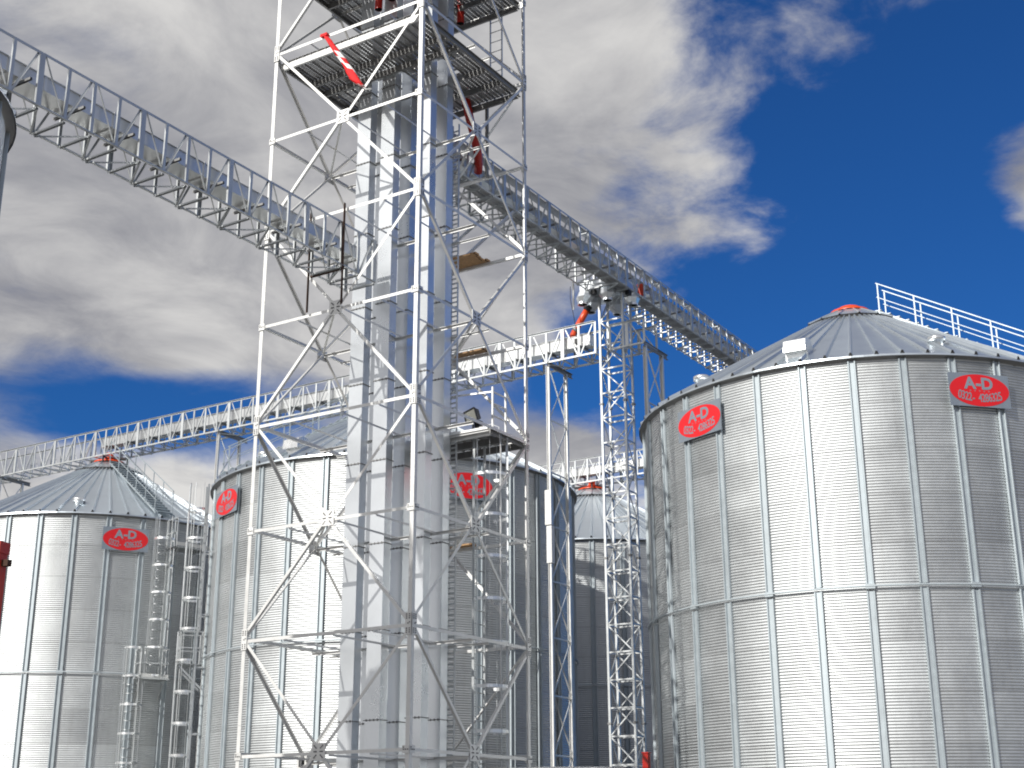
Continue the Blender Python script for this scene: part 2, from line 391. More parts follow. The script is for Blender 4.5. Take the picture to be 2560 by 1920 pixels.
def silo(cx, cy, label, neck=False, stairs=None, vents=(), gooses=()):
    t = thing('grain_silo', (cx, cy, 0), label, 'silo', 'corrugated grain silos')
    put('plinth', PLINTH, t, T(cx, cy, 0))
    for k in range(RINGS):
        for j in range(16):
            a = DA*(0.5 + 2*j + (k % 2))
            tilt = random.uniform(-0.0004, 0.0004)
            put('wall_sheet', SHEET, t, T(cx, cy, 0) @ RZ(a) @ T(RW, 0, Z0 + k*RH) @ RZ(random.uniform(-.003, .003)) @ T(-RW, 0, 0) @ Matrix.Rotation(tilt, 4, 'Y'))
    hat = pmesh('hat', (1,), 'stiff')
    for j in range(NS):
        a = DA*(j + 0.5); ca, sa = math.cos(a), math.sin(a)
        r = RW + 0.004
        for z0, z1 in ((Z0, 7.06 - (0.05 if j % 2 else 0.0)), (7.16, EAVE-0.06)):
            A = (cx + r*ca, cy + r*sa, z0); B = (cx + r*ca, cy + r*sa, z1)
            put('stiffener', hat, t, frame(A, B, (sa, -ca, 0)))
        if j % 2:
            box_m = T(cx, cy, 0) @ RZ(a)
            put('splice_bracket', SPLICE, t, box_m)
    put('wind_ring', WIND, t, T(cx, cy, 0)); put('eave_soffit', SOFF, t, T(cx, cy, 0))
    for j in range(64):
        a = 2*math.pi*(j+0.5)/64
        put('roof_panel', PANEL, t, T(cx, cy, 0) @ RZ(a)); put('roof_rib', RIB, t, T(cx, cy, 0) @ RZ(a + math.pi/64))
    put('roof_collar', COLLAR, t, T(cx, cy, 0) @ RZ(0.1))
    put('filling_neck' if neck else 'filling_cap', NECK if neck else CAP, t, T(cx, cy, 0))
    if neck:
        za = zroof(0.5) + 0.22
        for k in range(4):
            a = 0.5 + k*math.pi/2; ca, sa = math.cos(a), math.sin(a)
            beam('support_arm', t, (cx + .19*ca, cy + .19*sa, za), (cx + .78*ca, cy + .78*sa, za - .02), 'C', (0.07, 0.04, 0.006), 'black', (0, 0, 1))
            beam('support_foot', t, (cx + .74*ca, cy + .74*sa, zroof(.74) + .06), (cx + .74*ca, cy + .74*sa, za - .06), 'box', (0.05, 0.05), 'black')
    for ang, r in vents: put('round_vent', ROUNDV, t, T(cx + r*math.cos(R_(ang)), cy + r*math.sin(R_(ang)), zroof(r)))
    for ang, r in gooses: put('hooded_vent', GOOSE, t, T(cx, cy, 0) @ RZ(R_(ang)) @ T(r, 0, zroof(r)) @ Matrix.Rotation(math.pi, 4, 'Z') @ Matrix.Rotation(-0.0, 4, 'Y'))
    return t
bs = []
SPLICE = mesh('splice_bracket', [(RW+0.02 + x*0.075, (y-.5)*0.215, 7.06 + z*0.11) for x in (0, 1) for y in (0, 1) for z in (0, 1)],
              [(0, 1, 3, 2), (4, 6, 7, 5), (0, 4, 5, 1), (2, 3, 7, 6), (0, 2, 6, 4), (1, 5, 7, 3)], 'stiff')
CA = (14.28, -4.87); CB = (14.28, 11.28); CC = (14.28, 25.57); CD = (28.75, 11.64)
silo(*CA, 'large silver silo nearest on the right, its red cap clear of any conveyor', False, None, [(221, 5.05), (150.5, 5.35)], [(183.3, 5.35)])
silo(*CB, 'silver silo directly behind the lattice tower', True, None, [(166, 5.3), (206, 5.05)], [(182.8, 5.4)])
silo(*CC, 'silver silo at the left with one red sign and stairs up its roof', True, None, [(219, 5.3)], [])
silo(*CD, 'far silver silo seen in the gap between the two nearest silos', True)

# narrow bin whose edge shows at the left border under the conveyor
def small_bin(cx, cy):
    t = thing('hopper_bin', (cx, cy, 0), 'narrow corrugated bin at the left edge under the upper conveyor', 'bin')
    Rb, ze = 2.9, 12.25; n = 16
    sm = sheet_mesh(Rb, n, RH)
    for k in range(RINGS-1):
        for j in range(n//2): put('wall_sheet', sm, t, T(cx, cy, 0) @ RZ(2*math.pi/n*(0.5+2*j+k % 2)) @ T(0, 0, ze-0.1-(k+1)*RH))
    hat = pmesh('hat', (1,), 'stiff')
    for j in range(n):
        a = 2*math.pi/n*(j+.5); ca, sa = math.cos(a), math.sin(a)
        put('stiffener', hat, t, frame((cx+(Rb+.004)*ca, cy+(Rb+.004)*sa, 0.9), (cx+(Rb+.004)*ca, cy+(Rb+.004)*sa, ze-.05), (sa, -ca, 0)))
    zf = lambda r: ze + 0.42*(Rb+.15-r)
    pn, rb = rib_meshes(.42, Rb+.15, .4, zf, 32)
    for j in range(32):
        a = 2*math.pi*(j+.5)/32
        put('roof_panel', pn, t, T(cx, cy, 0) @ RZ(a)); put('roof_rib', rb, t, T(cx, cy, 0) @ RZ(a+math.pi/32))
    put('eave_soffit', lathe('eave_soffit', [(Rb-.02, ze-.1), (Rb+.02, ze-.03), (Rb+.14, ze-.04)], 48, 'girder'), t, T(cx, cy, 0))
    put('plinth', lathe('plinth', [(Rb+.3, 0.008), (Rb+.3, 1.0), (Rb-.2, 1.0)], 40, 'concrete', False), t, T(cx, cy, 0))
small_bin(-12.55, 2.2)

# ------------------------------------------------------------------ signs
def text_mesh(body, size, bold=0.0):
    cu = bpy.data.curves.new('t', 'FONT'); cu.body = body; cu.size = size; cu.align_x = 'CENTER'; cu.extrude = 0.002; cu.offset = bold
    cu.resolution_u = 3
    o = bpy.data.objects.new('t', cu); COL.objects.link(o)
    dg = bpy.context.evaluated_depsgraph_get(); dg.update()
    me = bpy.data.meshes.new_from_object(o.evaluated_get(dg)); bpy.data.objects.remove(o)
    return me
def joined_text(items, mat, bold=0.0):
    v = []; f = []
    for body, size, mm in items:
        me = text_mesh(body, size, bold)
        for dx, dy in ((0, 0),):
            b = len(v); dz = 0.0
            for q in me.vertices:
                p = mm @ q.co; v.append((p.x+dx, p.y+dy, p.z+dz))
            f += [tuple(b+i for i in p_.vertices) for p_ in me.polygons]
    return mesh('lettering', v, f, mat)
BW, BH = 1.58, 0.82
def oval():
    n = 64; v = []; f = []
    for z in (0.0, 0.003):
        for i in range(n): a = 2*math.pi*i/n; v.append((0.775*math.cos(a), 0.395*math.sin(a), z))
    f = [tuple(range(n, 2*n))] + [(i, (i+1) % n, n+(i+1) % n, n+i) for i in range(n)]
    return mesh('red_oval', v, f, 'signred')
OVAL = oval()
AD = joined_text([(ch, 0.40, T(x, y, 0) @ Matrix.Diagonal((sx, 1, 1, 1))) for ch, x, y, sx in (('A', -0.235, 0.035, 1.05), ('-', -0.012, 0.045, 1.1), ('D', 0.21, 0.035, 1.05))], 'signgrey', 0.014)
items = []
for i, ch in enumerate('0322- 4286325'):
    if ch == ' ': continue
    x = -0.535 + i*0.0895
    k = (x/0.62)**2
    yb = -0.285 + 0.085*k
    items.append((ch, 0.255*(1+0.10*k), T(x, yb, 0) @ Matrix.Rotation(0.16*x/0.6, 4, 'Z') @ Matrix.Diagonal((0.76, 1.12, 1, 1))))
NUM = joined_text(items, 'signgrey', 0.0025)
pv = []; pf = []
for i in range(5):
    x = -0.24 + i*0.12; y = -0.018
    for hw, hh in ((0.026, 0.0035), (0.0035, 0.026)):
        b = len(pv); zz = 0.0012 if hw > hh else 0.0020
        pv += [(x-hw, y-hh, zz), (x+hw, y-hh, zz), (x+hw, y+hh, zz), (x-hw, y+hh, zz)]; pf.append((b, b+1, b+2, b+3))
STARS = mesh('row_of_crosses', pv, pf, 'signgrey')
BOARD = mesh('board', [(x, y, z) for x in (-BW/2, BW/2) for y in (-BH/2, BH/2) for z in (-0.008, 0.0)],
             [(0, 1, 3, 2), (4, 6, 7, 5), (0, 4, 5, 1), (2, 3, 7, 6), (0, 2, 6, 4), (1, 5, 7, 3)], 'signzinc')
def sign(c, ang, label):
    a = R_(ang); r = RW + 0.115; n = Vector((math.cos(a), math.sin(a), 0)); x = Vector((-math.sin(a), math.cos(a), 0))
    p = Vector((c[0], c[1], 11.74)) + n*r
    t = thing('sign', p, label, 'sign', 'red oval company signs')
    mm = Matrix.Identity(4)
    for i in range(3): mm[i][0] = x[i]; mm[i][1] = (0, 0, 1)[i]; mm[i][2] = n[i]; mm[i][3] = p[i]
    put('board', BOARD, t, mm)
    put('red_oval', OVAL, t, mm @ T(0, 0, 0.003))
    put('lettering', AD, t, mm @ T(0, 0, 0.0085)); put('row_of_crosses', STARS, t, mm @ T(0, 0, 0.0065)); put('number', NUM, t, mm @ T(0, 0, 0.0085))
sign(CA, 225.0, 'red oval A-D sign on the nearest silo, the one at the right border')
sign(CA, 157.5, 'red oval A-D sign on the nearest silo, the one beside the lattice mast')
sign(CB, 157.5, 'red oval A-D sign seen steeply on the left edge of the silo behind the tower')
sign(CB, 238.0, 'red oval A-D sign partly hidden behind the tower bracing and caged ladder')
sign(CC, 236.25, 'red oval A-D sign on the leftmost silo beside its caged ladder')

# ------------------------------------------------------------------ roof stairs and caged ladders
def roof_stairs(c, ang, label, r0=5.9, r1=0.9, w=0.62, hr=0.85):
    a = R_(ang); ca, sa = math.cos(a), math.sin(a)
    t = thing('roof_stairs', (c[0]+r0*ca, c[1]+r0*sa, zroof(r0)), label, 'stairs', 'stairs laid up the silo roofs')
    def pt(r, s, dz): return (c[0] + r*ca - s*sa, c[1] + r*sa + s*ca, zroof(r) + dz)
    for s in (-w/2, w/2):
        beam('stringer', t, pt(r0, s, 0.09), pt(r1, s, 0.09), 'box', (0.06, 0.02), 'stiff')
        beam('handrail', t, pt(r0, s, 0.1+hr), pt(r1, s, 0.1+hr), 'box', (0.028, 0.028), 'stiff')
        beam('mid_rail', t, pt(r0, s, 0.1+hr*0.5), pt(r1, s, 0.1+hr*0.5), 'box', (0.020, 0.020), 'stiff')
        k = 0; r = r0 - 0.05
        while r > r1-0.01:
            q = s*1.001; beam('rail_post', t, pt(r, q + (0.02 if s > 0 else -0.02), 0.02), pt(r, q + (0.02 if s > 0 else -0.02), 0.1+hr), 'box', (0.036, 0.025), 'stiff', (ca, sa, 0)); r -= 0.98
    r = r0
    while r > r1:
        p0 = pt(r, -w/2+.012, 0.13); p1 = pt(r, w/2-.012, 0.13)
        beam('tread', t, p0, p1, 'box', (0.025, 0.18), 'stiff', (0, 0, 1)); r -= 0.25
def cage_ladder(base, top, out, label, R=0.36, rung=0.3, hoop=0.95, wall=None, group='caged ladders', ext=1.0):
    """Vertical ladder with safety hoops; out = unit vector away from the wall."""
    base = Vector(base); out = Vector(out).normalized(); sd = Vector((-out.y, out.x, 0))
    t = thing('caged_ladder', base, label, 'ladder', group)
    H = top - base.z
    for s in (-0.22, 0.22):
        A = base + sd*s; beam('rail', t, A, A + Vector((0, 0, H+ext)), 'box', (0.06, 0.02), 'truss', out)
    n = int(H/rung)
    for i in range(n):
        z = Vector((0, 0, 0.15 + i*rung)); beam('rung', t, base - sd*0.21 + z, base + sd*0.21 + z, 'tube', (0.013, 6), 'truss')
    key = ('hoop', round(R, 3))
    if key not in _pc:
        v = []; f = []; m_ = 14
        for i in range(m_+1):
            a = -0.62*math.pi + 1.24*math.pi*i/m_
            for rr, z in ((R, -0.035), (R, 0.035), (R-0.006, 0.035), (R-0.006, -0.035)):
                v.append((R*0.95 + rr*math.cos(a) - 0.12, rr*math.sin(a), z))
        for i in range(m_):
            for j in range(4): b = i*4; f.append((b+j, b+4+j, b+4+(j+1) % 4, b+(j+1) % 4))
        _pc[key] = mesh('hoop', v, f, 'band', False)
    mm = Matrix.Identity(4)
    for i in range(3): mm[i][0] = out[i]; mm[i][1] = sd[i]
    z = 0.05
    while z < H + ext + .05:
        q = mm.copy(); p = base + Vector((0, 0, z))
        for i in range(3): q[i][3] = p[i]
        put('hoop', _pc[key], t, q); z += hoop
    for a in (-1.75, -1.0, -0.33, 0.33, 1.0, 1.75):
        p = base + out*(R*0.95 - 0.12 + (R-.012)*math.cos(a)) + sd*((R-.012)*math.sin(a))
        beam('cage_strip', t, p, p + Vector((0, 0, H+ext)), 'box', (0.032, 0.006), 'truss', out*math.cos(a)+sd*math.sin(a))
    if wall:
        z = 0.5
        while z < H:
            for s in (-0.22, 0.22):
                A = base + sd*s + Vector((0, 0, z)); beam('standoff', t, A, A - out*wall, 'box', (0.04, 0.01), 'truss')
            z += 2.0
    return t
def polar(c, ang, r, z): return (c[0]+r*math.cos(R_(ang)), c[1]+r*math.sin(R_(ang)), z)
def rad(ang): return (math.cos(R_(ang)), math.sin(R_(ang)), 0)
roof_stairs(CA, 271, 'roof stairs with tall handrails on the nearest silo at the right')
roof_stairs(CB, 148, 'roof stairs climbing the left side of the silo behind the tower')
roof_stairs(CC, 249, 'roof stairs climbing the front of the leftmost silo roof')
cage_ladder(polar(CC, 248.0, RW+0.22, 7.0), 12.2, rad(248), 'upper caged ladder on the leftmost silo, above the small landing', wall=0.2, ext=0.4)
cage_ladder(polar(CC, 241.5, RW+0.22, 0.3), 7.0, rad(241.5), 'lower caged ladder on the leftmost silo, below the small landing', wall=0.2)
cage_ladder(polar(CB, 143.0, RW+0.30, 7.9), 11.9, rad(143), 'upper caged ladder on the left edge of the silo behind the tower', wall=0.28, ext=0.7)
cage_ladder(polar(CB, 141.5, RW+0.34, 0.3), 6.9, rad(141.5), 'lower caged ladder on the left edge of the silo behind the tower', wall=0.3)
def landing(c, ang, z, label, w=1.25, d=0.75, r=RW+0.12):
    a = R_(ang); n = Vector((math.cos(a), math.sin(a), 0)); s = Vector((-math.sin(a), math.cos(a), 0)); p = Vector((c[0], c[1], z)) + n*r
    t = thing('landing', p, label, 'platform', 'small ladder landings')
    k = 0
    for i in range(5):
        o = n*(0.075 + 0.15*i); beam('deck_plank', t, p + o - s*w/2, p + o + s*w/2, 'C', (0.14, 0.05, 0.008), 'truss', n)
    for e in (-1, 1):
        beam('bracket', t, p + s*(e*w*.4) + Vector((0, 0, -0.75)), p + s*(e*w*.4) + n*d + Vector((0, 0, -0.06)), 'L', (0.05, 0.006), 'truss')
        for o in (0.02, d-.02):
            q = p + s*(e*(w/2-.02)) + n*o; beam('rail_post', t, q, q + Vector((0, 0, 1.0)), 'box', (0.035, 0.035), 'truss')
    for h in (0.5, 1.0):
        q = Vector((0, 0, h)); A = p - s*w/2 + n*(d-.02) + q
        beam('guard_rail', t, A, A + s*w, 'box', (0.035, 0.035), 'truss')
        for e in (-1, 1): beam('guard_rail', t, p + s*(e*(w/2-.02)) + q, p + s*(e*(w/2-.02)) + n*d + q, 'box', (0.032, 0.032), 'truss')
    beam('toe_board', t, p - s*w/2 + n*(d+.012) + Vector((0, 0, .08)), p + s*w/2 + n*(d+.012) + Vector((0, 0, .08)), 'box', (0.12, 0.008), 'steel', (0, 0, 1))
landing(CC, 247.0, 6.95, 'small railed landing between the two ladders of the leftmost silo', 1.0, 0.6)
landing(CC, 255.5, 11.55, 'small railed landing under the eave of the leftmost silo')
landing(CB, 138.5, 6.9, 'small railed landing on the left edge of the silo behind the tower', 0.9, 0.7)

# ------------------------------------------------------------------ conveyors
def conveyor(name, ax, s0, s1, c0, c1, zl, zt, label, bay=0.6, ph=0.0, tr=None, trc=None, tray=False, walk=False, wide0=1, cat='conveyor', mat='truss'):
    """Truss gallery along axis ax ('x' or 'y'); c0 is the side nearer the camera."""
    def P3(s, c, z): return (Vector((s, c, z)) if ax == 'x' else Vector((c, s, z))) + Vector([random.uniform(-.004, .004) for _ in range(3)])
    al = Vector((1, 0, 0)) if ax == 'x' else Vector((0, 1, 0)); cr = Vector((0, 1, 0)) if ax == 'x' else Vector((1, 0, 0))
    t = thing(name, P3(s0, (c0+c1)/2, zl), label, cat)
    n = int(round((s1-s0)/bay)); ss = [s0 + bay*i for i in range(n+1)]
    # chords in 2.4 m lengths
    i = 0
    cuts = [s0] + [ss[k] for k in range(1, n) if (k - wide0) % 4 == 0] + [ss[-1]]
    for a, b in zip(cuts[:-1], cuts[1:]):
        for c, sg in ((c0, 1), (c1, -1)):
            beam('top_chord', t, P3(a+.003, c, zt), P3(b-.003, c, zt), 'L', (0.055, 0.007), mat, (0, 0, -1))
            beam('bottom_chord', t, P3(a+.003, c, zl), P3(b-.003, c, zl), 'L', (0.055, 0.007), mat, (0, 0, 1))
    for k, s in enumerate(ss):
        wd = (k - wide0) % 4 == 0
        for c, sg in ((c0, 1), (c1, -1)):
            dd = (0.115, 0.05, 0.005) if wd else (0.065, 0.035, 0.004)
            beam('post', t, P3(s, c - sg*0.006, zl+.012), P3(s, c - sg*0.006, zt-.012), 'C', dd, mat, al*(1 if ax == 'x' else -1)*sg)
        beam('cross_beam', t, P3(s, c0+.01, zl-.012), P3(s, c1-.01, zl-.012), 'C', (0.06, 0.035, 0.005), mat, al)
    for k in range(n):
        up = (k - wide0) % 2 == 0                     # diagonals fan out downwards from every second post top
        for c, sg in ((c0, 1), (c1, -1)):
            o = sg*0.028
            if up: A = P3(ss[k]+.06, c+o, zt-.02); B = P3(ss[k+1]-.05, c+o, zl+.03)
            else: A = P3(ss[k]+.05, c+o, zl+.03); B = P3(ss[k+1]-.06, c+o, zt-.02)
            beam('diagonal', t, A, B, 'L', (0.036, 0.005), mat, (0, 0, 1))
        A, B = ((ss[k]+.03, c0+.03), (ss[k+1]-.03, c1-.03)) if k % 2 else ((ss[k]+.03, c1-.03), (ss[k+1]-.03, c0+.03))
        beam('floor_brace', t, P3(A[0], A[1], zl-.035), P3(B[0], B[1], zl-.035), 'L', (0.034, 0.004), mat, (0, 0, -1))
    if tr:
        a0, a1, z0, z1 = tr; lo, hi = trc if trc else (s0+.1, s1-.1)
        L = 2.4; s = lo
        while s < hi-0.05:
            e = min(s+L, hi)
            p0 = P3(s+.004, a0, z0); p1 = P3(e-.004, a1, z1)
            q = box('trough', t, p0, p1, 'trough')
            f0 = P3(e-.012, a0-.03, z0-.03); f1 = P3(e+.012, a1+.03, z1+.03)
            box('joint_flange', q, f0, f1, 'trough')
            mseg = s + 0.8
            while mseg < e-.3:
                box('stiffening_rib', q, P3(mseg-.02, a0-.012, z0+.005), P3(mseg+.02, a0-.001, z1-.005), 'trough'); mseg += 0.8
            box('trough_lid', q, P3(s+.006, a0-.022, z1+.001), P3(e-.016, a1+.022, z1+.014), 'trough')
            for kk in (s+.3, s+1.5):
                if kk < e: beam('support_channel', t, P3(kk, c0+.02, z0-.06), P3(kk, c1-.02, z0-.06), 'C', (0.05, 0.05, 0.006), 'girder', al)
            s = e
    if tray:
        for a, b in zip(cuts[:-1], cuts[1:]):
            box('cable_tray', t, P3(a+.01, c0+.07, zt-.05), P3(b-.01, c0+.33, zt-.035), 'truss')
    if walk:
        k = 0
        s = s0
        while s < s1-.3:
            for q in range(2):
                y0 = c0 + .07 + q*.2
                box('walkway_plank', t, P3(s+.01, y0, zl+.05), P3(min(s+1.2, s1)-.01, y0+.18, zl+.085), 'deck')
            s += 1.2
    return t
conveyor('conveyor_gallery', 'x', -16.32, 1.08, 2.05, 2.93, 13.92, 15.0, 'upper conveyor gallery from the left border into the tower', ph=0, tr=(2.34, 2.86, 14.48, 14.76), trc=(-16.2, 0.85), wide0=1)
conveyor('conveyor_gallery', 'x', 4.32, 40.32, 2.05, 3.25, 18.2, 19.25, 'upper conveyor gallery running right from the tower to behind the nearest silo', tr=(2.40, 2.90, 18.78, 19.04), tray=True, walk=True, wide0=0)
conveyor('conveyor_gallery', 'y', 3.22, 37.42, 13.85, 14.72, 16.22, 17.30, 'long conveyor gallery over the silo behind the tower and the leftmost silo', tr=(14.02, 14.42, 16.62, 16.97), trc=(3.5, 25.8), wide0=2)
conveyor('conveyor_gallery', 'y', 2.0, 21.2, 28.30, 29.15, 16.25, 17.33, 'distant conveyor gallery over the far silo between the masts', tr=(28.45, 28.85, 16.62, 16.95), wide0=2)
conveyor('walkway_frame', 'y', 1.5, 2.7, 13.85, 14.72, 16.22, 17.05, 'short empty truss frame against the right side of the slim mast', wide0=9, cat='frame')

# trestles carrying the galleries
def trestle(v, label, u0=13.92, u1=15.05, ztop=16.15, step=1.72):
    t = thing('trestle', ((u0+u1)/2, v, 0), label, 'trestle', 'narrow conveyor trestles')
    for u in (u0, u1):
        beam('post', t, (u, v, 0.012), (u, v, ztop), 'C', (0.115, 0.08, 0.009), 'steel', (0, 1, 0))
        box('base_plate', t, (u-.15, v-.15, 0.008), (u+.15, v+.15, 0.012+.02), 'steel')
    beam('cap_beam', t, (u0-.1, v, ztop+.03), (u1+.35, v, ztop+.03), 'C', (0.16, 0.06, 0.008), 'girder', (0, 0, 1))
    z = ztop-.1; k = 0
    while z > 1.2:
        zb = z-step
        beam('brace', t, (u0+.03, v+.012, z), (u1-.03, v+.012, zb+.05), 'L', (0.05, 0.006), 'steel')
        beam('brace', t, (u1-.03, v-.03, z), (u0+.03, v-.03, zb+.05), 'L', (0.05, 0.006), 'steel')
        beam('strut', t, (u0+.02, v+.03, zb), (u1-.02, v+.03, zb), 'L', (0.055, 0.006), 'steel')
        z = zb
    return t
tr1 = trestle(4.98, 'trestle in front of the right flank of the silo behind the tower')
box('junction_box', tr1, (13.70, 4.83, 10.9), (13.84, 5.05, 12.0), 'steel')
box('junction_box', tr1, (13.66, 4.80, 9.7), (13.84, 4.98, 10.85), 'white')
trestle(1.50, 'trestle without a conveyor rising behind the left flank of the nearest silo')
trestle(19.3, 'trestle between the leftmost silo and the silo behind the tower')
trestle(31.7, 'trestle at the left border beyond the leftmost silo')

# slim lattice mast
def mast(uc, vc, hu, hv, ztop):
    t = thing('lattice_mast', (uc, vc, 0), 'slim square lattice mast between the two nearest silos', 'mast')
    cs = [(uc-hu, vc+hv), (uc-hu, vc-hv), (uc+hu, vc-hv), (uc+hu, vc+hv)]
    for x, y in cs:
        z = 0.012
        while z < ztop-.1:
            z2 = min(z+4.85, ztop); beam('leg', t, (x, y, z+.004), (x, y, z2-.004), 'box', (0.068, 0.068), 'truss', (1, 0, 0))
            box('joint_collar', t, (x-.055, y-.055, z2-.03), (x+.055, y+.055, z2+.03), 'girder') if z2 < ztop-.1 else None
            z = z2
    for k, (a, b) in enumerate(zip(cs, cs[1:]+cs[:1])):
        z = 0.5; j = 0
        d = Vector((b[0]-a[0], b[1]-a[1], 0)).normalized()*0.038
        while z < ztop-.5:
            A = Vector((a[0], a[1], z)) + d; B = Vector((b[0], b[1], z)) - d
            beam('strut', t, A, B, 'box', (0.045, 0.03), 'truss')
            up = Vector((0, 0, 0.76))
            (beam('diagonal', t, A + Vector((0, 0, .04)), B + up, 'box', (0.034, 0.026), 'truss') if (j+k) % 2 else beam('diagonal', t, B + Vector((0, 0, .04)), A + up, 'box', (0.034, 0.026), 'truss'))
            z += 0.80; j += 1
    return t
mast(14.3, 2.72, 0.27, 0.41, 18.12)

# ------------------------------------------------------------------ tower
A_ = 4.5; LV = lambda i: 20.19 - 2.4*i
tw = thing('elevator_tower', (2.25, 2.25, 0), 'tall galvanised lattice tower with braced bays in the middle', 'tower')
cor = [(0, 0), (A_, 0), (A_, A_), (0, A_)]; inw = [((1, 0, 0), (0, 1, 0)), ((0, 1, 0), (-1, 0, 0)), ((-1, 0, 0), (0, -1, 0)), ((0, -1, 0), (1, 0, 0))]
for (x, y), (r, _) in zip(cor, inw):
    zs = [0.03] + [LV(i)+0.6 for i in (7, 5, 3, 1, -1, -3)] + [LV(-4)+.1]
    for a, b in zip(zs[:-1], zs[1:]): beam('leg', tw, (x, y, a+.003), (x, y, b-.003), 'L', (0.098, 0.010), 'steel', r)
    box('base_plate', tw, (x-.2, y-.2, 0.009), (x+.3, y+.3, 0.03), 'steel')
def gusset(w_, h_, rows):
    v = []; f = []; fm = []
    def bx(x0, x1, y0, y1, z0, z1, mi):
        b = len(v)
        for x in (x0, x1):
            for y in (y0, y1):
                for z in (z0, z1): v.append((x, y, z))
        for q in [(0, 1, 3, 2), (4, 6, 7, 5), (0, 4, 5, 1), (2, 3, 7, 6), (0, 2, 6, 4), (1, 5, 7, 3)]: f.append(tuple(b+i for i in q)); fm.append(mi)
    bx(-w_/2, w_/2, -h_/2, h_/2, 0, 0.010, 0)
    for x, y in rows: bx(x-.011, x+.011, y-.011, y+.011, 0.010, 0.021, 1)
    return mesh('gusset_plate', v, f, ['steel', 'bolt'], False, fm)
bl = [(-.11+.03*i, 0) for i in range(3)] + [(.05+.03*i, 0) for i in range(3)] + [(s*(.06+.025*i), q*(.07+.025*i)) for s in (-1, 1) for q in (-1, 1) for i in range(3)]
GC = gusset(0.35, 0.33, bl)
GL = gusset(0.15, 0.44, [(x, y) for x in (-.035, .035) for y in (-.18, -.14, -.10, .10, .14, .18)] + [(0, 0), (.04, .02)])
GS = gusset(0.17, 0.15, [(-.05, 0), (0, .0), (.05, 0), (-.05, .04)])
for fi in range(4):
    a = cor[fi]; b = cor[(fi+1) % 4]
    A = Vector((a[0], a[1], 0)); B = Vector((b[0], b[1], 0)); d = (B-A).normalized(); nrm = Vector((d.y, -d.x, 0))   # outward
    off = nrm*0.004
    def FM(p):
        mm = Matrix.Identity(4)
        for i in range(3): mm[i][0] = d[i]; mm[i][1] = (0, 0, 1)[i]; mm[i][2] = nrm[i]; mm[i][3] = p[i]
        return mm
    for i in range(-4, 9):
        z = LV(i)
        if z < 0.5: continue
        zz = Vector((0, 0, z))
        mid = (A+B)/2
        if i % 2:   # level through the X centres: two halves with a plate
            for p, q in ((A + d*.10, mid - d*.10), (mid + d*.10, B - d*.10)):
                beam('horizontal', tw, p + zz + nrm*.002, q + zz + nrm*.002, 'L', (0.066, 0.007), 'steel', (0, 0, -1) if fi in (0, 3) else (0, 0, 1))
            put('gusset_plate', GC, tw, FM(mid + zz + nrm*0.016))
            for c in (A + d*0.07, B - d*0.07): put('gusset_plate', GS, tw, FM(c + zz + Vector((0, 0, -.03)) + nrm*0.016))
        else:
            beam('horizontal', tw, A + d*.06 + zz + nrm*.002, B - d*.06 + zz + nrm*.002, 'L', (0.070, 0.007), 'steel', (0, 0, -1) if fi in (0, 3) else (0, 0, 1))
            for c in (A + d*0.068, B - d*0.068): put('gusset_plate', GL, tw, FM(c + zz + nrm*0.016))
    for i in range(-4, 8, 2):                      # X braces, two pieces each
        z1 = LV(i); zc = LV(i+1); z0 = LV(i+2)
        mid = (A+B)/2
        for p, q, s in ((A, z1, 1), (A, z0, 1), (B, z1, -1), (B, z0, -1)):
            P0 = Vector((p.x, p.y, q)) + d*(s*0.06) + nrm*.004 + Vector((0, 0, -.07 if q == z1 else .07)); P1 = Vector((mid.x, mid.y, zc)) - d*(s*.07) + nrm*.004 + Vector((0, 0, .06 if q == z1 else -.06))
            beam('brace', tw, P0, P1, 'L', (0.066, 0.007), 'steel', nrm*-1)
for i in range(-3, 8):
    z = LV(i) - .05
    beam('inner_beam', tw, (2.25, 0.05, z), (2.25, A_-.05, z), 'L', (0.060, 0.007), 'steel', (0, 0, -1))
    for v in (0.98, 2.02, 3.36): beam('inner_beam', tw, (0.03, v, z-.005), (2.2, v, z-.005), 'L', (0.045, 0.006), 'steel', (0, 0, -1))
    beam('inner_beam', tw, (2.88, 0.05, z-.012), (2.88, A_-.05, z-.012), 'L', (0.045, 0.006), 'steel', (0, 0, -1))
    if i % 2: beam('plan_brace', tw, (0.05, 2.3, z+.02), (2.2, 4.42, z+.02), 'L', (0.045, 0.006), 'steel', (0, 0, -1)); beam('plan_brace', tw, (2.3, 0.08, z+.02), (4.42, 2.2, z+.02), 'L', (0.045, 0.006), 'steel', (0, 0, -1))
    beam('inner_beam', tw, (2.3, 3.45, z-.005), (A_-.04, 3.45, z-.005), 'L', (0.045, 0.006), 'steel', (0, 0, -1))
